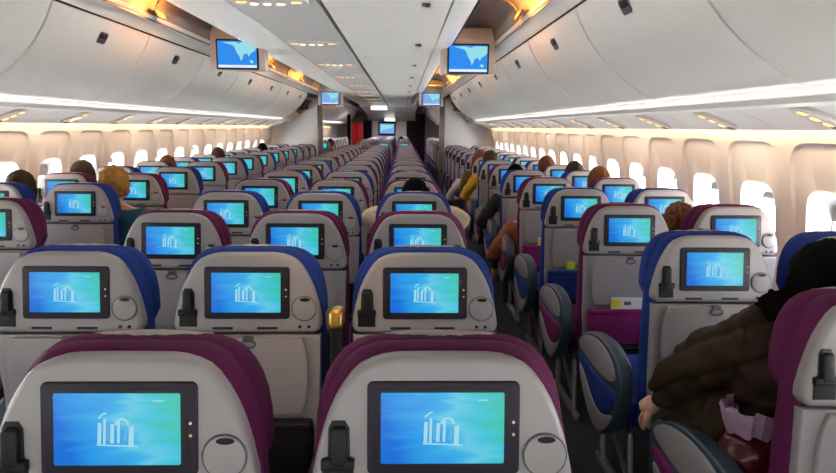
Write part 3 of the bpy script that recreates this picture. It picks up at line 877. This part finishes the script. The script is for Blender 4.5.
for sd, q in (('l', -1), ('r', 1)):
    JC['sh' + sd] = (q * .18, .29, .955); JC['el' + sd] = (q * .31, .27, 1.035); JC['wr' + sd] = (q * .11, .40, 1.055)
PM = dict(bodyc=body_mesh('body', JC), body=body_mesh('body', JN), bodyw=body_mesh('body', JW), jack=jacket_mesh(JN), jackw=jacket_mesh(JW, 1.0, .006), pants=pants_mesh(JN), puffy=jacket_mesh(JC, 1.12, .006))
HC = Vector(BASE['hed']) + Vector((0, .008, .058))
for st_ in ('short', 'long', 'curly'): PM[st_] = hair_mesh(HC, st_)
HM = dict(black=mat('black_hair', (.003, .0026, .0026), .9, bump=.6, bscale=150, spec=.05), brown=mat('brown_hair', (.032, .015, .007), .75, spec=.2, bump=.6, bscale=150, var=.3, vscale=60),
          blond=mat('blond_hair', (.36, .18, .04), .75, spec=.2, bump=.8, bscale=120, var=.55, vscale=45), auburn=mat('auburn_hair', (.12, .040, .012), .75, spec=.2, bump=.6, bscale=150, var=.4, vscale=50), grey=mat('grey_hair', (.14, .13, .12), .6, bump=.6, bscale=150, var=.3, vscale=50))
CM = {}
def cloth(col):
    if col not in CM: CM[col] = mat('clothing', col, .9, bump=.5, bscale=300, var=.15, vscale=20)
    return CM[col]
def setm(o, m):
    o.material_slots[0].link = 'OBJECT'; o.material_slots[0].material = m
def person(x, y, dz, hair, style, col, label, wide=False, puffy=False, rz=0):
    t = tag(empty('person', (x, y, dz), rz), label, 'person', 'passengers')
    link('body', PM['bodyc' if puffy else ('bodyw' if wide else 'body')], t)
    o = link('jacket', PM['puffy' if puffy else ('jackw' if wide else 'jack')], t); setm(o, cloth(col))
    o = link('trousers', PM['pants'], t); setm(o, cloth((.02, .022, .03)))
    o = link('hair', PM[style], t); setm(o, HM[hair])
    return t
TEAL, NAVY, CREAM, YEL, WHITE, BLK, OLIVE, RUST = (.012, .085, .13), (.02, .03, .08), (.62, .50, .38), (.62, .33, .01), (.62, .60, .64), (.010, .010, .012), (.10, .08, .04), (.25, .07, .025)
person(XL[0] + .10, LY0 + PITCH, -.015, 'blond', 'curly', TEAL, 'person with curly blond hair and a teal top leaning towards the left aisle', wide=True)
person(XL[1] - .0, LY0 + PITCH * 2, -.024, 'brown', 'short', RUST, 'person with short brown hair in a left window seat just beyond the blond one')
person(XL[1] + .01, LY0 + PITCH, -.046, 'brown', 'short', NAVY, 'dark-haired person at the left edge, beside the curly blond one')
person(XL[1] + .05, LY0 + PITCH * 4, -.058, 'auburn', 'short', OLIVE, 'person of whom only reddish-brown hair tips show over a left window seat')
person(XL[1] + .10, LY0 + PITCH * 6, -.026, 'brown', 'short', OLIVE, 'dark-haired person seated far down the left block near the wall')
person(XL[1] + .13, LY0 + PITCH * 9, -.036, 'black', 'short', BLK, 'black-haired person in the left block near the left partition')
person(XC[2] + .01, CY0 + PITCH * 3, -.046, 'black', 'long', CREAM, 'black-haired person in a fluffy cream jacket, elbows spread, in the centre block', puffy=True)
person(XC[2] - .10, CY0 + PITCH * 22, -.03, 'black', 'short', BLK, 'black-haired person far ahead in the centre block below the bulkhead monitor')
person(XC[0] + .26, CY0 + PITCH * 13, .02, 'grey', 'short', NAVY, 'grey-haired person far ahead near the red curtain')
person(XL[0] + .15, 15.6, -.05, 'brown', 'short', OLIVE, 'person beyond the left partition beside the left aisle')
person(XR[1] - .13, RY0 + PITCH, -.128, 'auburn', 'curly', NAVY, 'auburn-haired person slumped in a right window seat beside a purple headrest')
person(XR[1] - .05, RY0 + PITCH * 3, -.034, 'auburn', 'short', RUST, 'copper-haired person above a right window seat, two rows beyond the slumped one')
person(XR[1] - .02, RY0 + PITCH * 4, -.038, 'brown', 'short', OLIVE, 'brown-haired person in a right window seat one row beyond the copper-haired one')
person(XR[1] - .09, RY0 + PITCH * 5, -.021, 'auburn', 'short', BLK, 'person with a small reddish head far along the right window seats')
person(XR[0] - .05, RY0 + PITCH * 4, -.07, 'black', 'long', BLK, 'black-haired person in black with an elbow out in the right aisle', wide=True)
person(XR[0] - .05, RY0 + PITCH * 3, -.20, 'auburn', 'curly', RUST, 'person in rust brown mostly hidden by an aisle seat, elbow in the right aisle', wide=True)
person(XR[0] - .05, RY0 + PITCH * 6, -.002, 'brown', 'short', YEL, 'brown-haired person in a yellow jacket in a right aisle seat', wide=True)
person(XR[0] - .07, RY0 + PITCH * 7, -.019, 'auburn', 'short', OLIVE, 'auburn-haired person in the aisle seat in front of the yellow jacket')
person(XR[0] - .10, RY0 + PITCH * 8, -.20, 'black', 'short', WHITE, 'person in a white shirt showing only a sleeve beside the right aisle', wide=True)

# the woman in the quilted brown jacket at the right edge (world coordinates)
WJ = dict(pel=(1.06, 1.60, .56), wai=(1.05, 1.56, .73), che=(1.07, 1.53, .90), nec=(1.12, 1.53, 1.0), hed=(1.145, 1.55, 1.035),
          shl=(.945, 1.53, .98), ell=(.845, 1.70, .80), wrl=(.815, 1.80, .67), shr=(1.20, 1.55, .94), elr=(1.26, 1.66, .72), wrr=(1.08, 1.86, .68),
          hil=(.96, 1.66, .545), knl=(.945, 1.95, .575), anl=(.94, 1.94, .12), tol=(.94, 2.03, .05), hir=(1.15, 1.66, .545), knr=(1.16, 1.95, .56), anr=(1.16, 1.94, .12), tor=(1.16, 2.03, .05), upl=(-.6, 0, .8), upr=(0, 0, 1))
w = tag(empty('person', (0, 0, 0)), 'black-haired person in a brown quilted jacket with a dark fur collar at the right edge', 'person', 'passengers')
link('body', body_mesh('body', WJ, rx=-.25, rz=.35), w)
def quilt(me):
    bm = bmesh.new(); bm.from_mesh(me); bm.normal_update()
    for v in bm.verts:
        q = v.co
        a = abs(math.sin((q.z * .8 + q.y * .5 - q.x * .2) * 34))
        v.co += v.normal * (-.016 * (1 - a) ** 3 + noise.noise(q * 16) * .012 + noise.noise(q * 38) * .005)
    bm.to_mesh(me); bm.free(); return me
jm = quilt(jacket_mesh(WJ, 1.28, .002, [[((.935, 1.60, .70), .11), ((.885, 1.70, .64), .085), ((.865, 1.78, .58), .07)]])); jm.materials.clear()
jm.materials.append(mat('brown_quilt', (.020, .010, .0035), .7, spec=.2, bump=.4, bscale=150, var=.3, vscale=14))
for p in jm.polygons: p.use_smooth = True
jk = link('jacket', jm, w)
o = link('trousers', pants_mesh(WJ), w); setm(o, cloth((.02, .022, .03)))
hc = Vector(WJ['hed']) + Vector((-.004, .006, .064))
o = link('hair', hair_mesh(hc, 'short', 1.04), w); setm(o, HM['black'])
fur = skin_mesh('fur_collar', [[((1.20, 1.47, 1.02), .04), ((1.10, 1.425, 1.05), .045), ((1.01, 1.43, 1.075), .058), ((.985, 1.50, 1.07), .058), ((1.0, 1.58, 1.03), .045)]], mat('dark_fur', (.004, .0028, .0028), 1.0, spec=.0, bump=1, bscale=120, var=.5, vscale=80), 3)
bm = bmesh.new(); bm.from_mesh(fur); bm.normal_update()
for v in bm.verts: v.co += v.normal * (noise.noise(v.co * 60) * .010 + noise.noise(v.co * 130) * .007)
bm.to_mesh(fur); bm.free()
for p in fur.polygons: p.use_smooth = True
link('fur_collar', fur, w)
# bag on the lap
bgm = skin_mesh('bag_body', [[((.925, 1.46, .62), .06), ((.925, 1.46, .69), .082), ((.925, 1.46, .745), .066)]], M['bag'], 3)
bm = bmesh.new(); bm.from_mesh(bgm); bm.normal_update()
for v in bm.verts: v.co += v.normal * (noise.noise(v.co * 30) * .010 + noise.noise(v.co * 75) * .004)
bm.to_mesh(bgm); bm.free()
for p in bgm.polygons: p.use_smooth = True
b = tag(empty('shopping_bag', (0, 0, 0)), 'crinkled dark red bag with a lilac rim beside the brown quilted jacket', 'bag')
link('bag_body', bgm, b)
bm = bmesh.new(); n = 36; rings = []
for k, (z, rr) in enumerate(((.742, .062), (.775, .074), (.805, .085), (.815, .082))):
    rings.append([bm.verts.new((.925 + (rr + .005 * math.sin(i * 1.9 + k)) * math.cos(2 * math.pi * i / n), 1.46 + (rr + .008 * math.sin(i * 2.7)) * .8 * math.sin(2 * math.pi * i / n), z + .006 * math.sin(i * 1.3))) for i in range(n)])
for a_, b_ in zip(rings, rings[1:]):
    for i in range(n): bm.faces.new((a_[i], a_[(i + 1) % n], b_[(i + 1) % n], b_[i]))
bmesh.ops.solidify(bm, geom=bm.faces[:], thickness=.003)
link('bag_rim', finish(bm, 'bag_rim', M['bagtop']), b)

# ------------------------------------------------------------------ light
def area(name, loc, rot, sx, sy, power, col):
    l = bpy.data.lights.new(name, 'AREA'); l.shape = 'RECTANGLE'; l.size = sx; l.size_y = sy; l.energy = power; l.color = col
    o = bpy.data.objects.new(name, l); COL.objects.link(o); o.location = loc; o.rotation_euler = rot; return o
AMB = (1, .68, .36); WARM = (1, .90, .78); WHT = (1, .97, .93)
for side in (-1, 1):
    for (ya, yb) in ((.2, 4.4), (4.4, 8.7), (8.7, 13.0), (15.2, 24)):
        # cove strip hidden above the outboard edge of the service panel, washing the sidewall
        area('cove_light', (o2x(2.268, side), (ya + yb) / 2, H(.055)), (0, -side * .30, 0), .03, yb - ya, 11 * (yb - ya) / 4.3, AMB)
        # added fill strip under the bins' lower lip, brightening bins and ceiling
        area('lip_fill', (o2x(1.897, side), min(yb, 12.4) * .5 + ya * .5 if yb < 14 else (ya + yb) / 2, H(.109)), (0, side * 122 * D2R, 0), .022, (min(yb, 12.4) if yb < 14 else yb) - ya, (2.0 if yb < 14 else 8) * (yb - ya) / 4.3, (1, .96, .90))
for side, y in ambl:
    l = bpy.data.lights.new('wash_light', 'POINT'); l.energy = 5.5; l.color = (1, .36, .05); l.shadow_soft_size = .03
    o = bpy.data.objects.new('wash_light', l); COL.objects.link(o); o.location = (o2x(1.13, side), y, H(.77))
# reading lights of the centre ceiling and side panels, with fill added right of the seam
for i in range(-1, 12):
    y = 3.0 + CB * i
    area('reading_or_fill', (C0 - .25, y, H(.630)), (0, 0, 0), .5, .10, 2.0, WARM)
    area('reading_or_fill', (C0 + .30, y + .8, H(.625)), (0, 0, 0), .5, .10, 2.0, WHT)  # added fill under the latched bins, where no lamp sits
    if y < 12.5:
        for side in (-1, 1): area('reading_or_fill', (o2x(2.08, side), y + .3, H(.035)), (0, -side * .15, 0), .2, .10, 1, WARM)
# fill added to brighten the far section, and a warm reading spot between two seats of the second row
area('far_fill', (C0 - .30, 21.0, H(.56)), (0, 0, 0), .5, .11, 70, WHT); area('far_fill', (C0, 24.0, H(.42)), (0, 0, 0), .5, .11, 30, WHT)
for side in (-1, 1): area('far_fill', (o2x(1.9, side), 18.5, H(.05)), (0, 0, 0), .3, 4, 45, WARM)
sl = bpy.data.lights.new('reading_spot', 'SPOT'); sl.energy = 16; sl.color = (1, .58, .22); sl.spot_size = 30 * D2R; sl.spot_blend = .8; sl.shadow_soft_size = .03
so = bpy.data.objects.new('reading_spot', sl); COL.objects.link(so); so.location = (C0 + .20, 1.0, H(.62))
so.rotation_euler = (Vector((C0 + SEAT / 2, CY0 + PITCH, .93)) - so.location).to_track_quat('-Z', 'Y').to_euler()
# unseen fill added behind the camera for seat backs and ceiling
area('rear_fill', (C0, -1.6, .9), (118 * D2R, 0, 0), 4.5, .7, 28, WHT)
wd = bpy.data.worlds.new('World'); SC.world = wd; wd.use_nodes = True
nt = wd.node_tree; bg = nt.nodes['Background']
# daylight, its lower half boosted as an unseen cloud deck to light the ceiling
tc = nt.nodes.new('ShaderNodeTexCoord'); sx = nt.nodes.new('ShaderNodeSeparateXYZ'); rp = nt.nodes.new('ShaderNodeValToRGB')
mr = nt.nodes.new('ShaderNodeMath'); mr.operation = 'MULTIPLY_ADD'; mr.inputs[1].default_value = .5; mr.inputs[2].default_value = .5
nt.links.new(tc.outputs['Generated'], sx.inputs[0]); nt.links.new(sx.outputs['Z'], mr.inputs[0]); nt.links.new(mr.outputs[0], rp.inputs[0])
rp.color_ramp.elements[0].position = .46; rp.color_ramp.elements[0].color = (1, .985, .96, 1)
rp.color_ramp.elements[1].position = .56; rp.color_ramp.elements[1].color = (.20, .25, .32, 1)
nt.links.new(rp.outputs[0], bg.inputs[0]); bg.inputs[1].default_value = 70.0

# ------------------------------------------------------------------ camera
cd = bpy.data.cameras.new('Camera'); cam = bpy.data.objects.new('Camera', cd); COL.objects.link(cam); SC.camera = cam
cd.sensor_width = 36; cd.lens = 607.83 / 836 * 36; cd.clip_start = .05; cd.clip_end = 200
cam.matrix_world = Matrix.Translation((0, 0, CAM_Z)) @ Matrix.Rotation(-.0275, 4, 'Z') @ Matrix.Rotation(math.pi / 2 - .1779, 4, 'X') @ Matrix.Rotation(-.0098 * -1, 4, 'Z')
SC.view_settings.view_transform = 'Standard'; SC.view_settings.look = 'None'; SC.view_settings.gamma = 1; SC.view_settings.exposure = .5
SC.cycles.use_denoising = True; SC.cycles.max_bounces = 8; SC.cycles.sample_clamp_indirect = 4
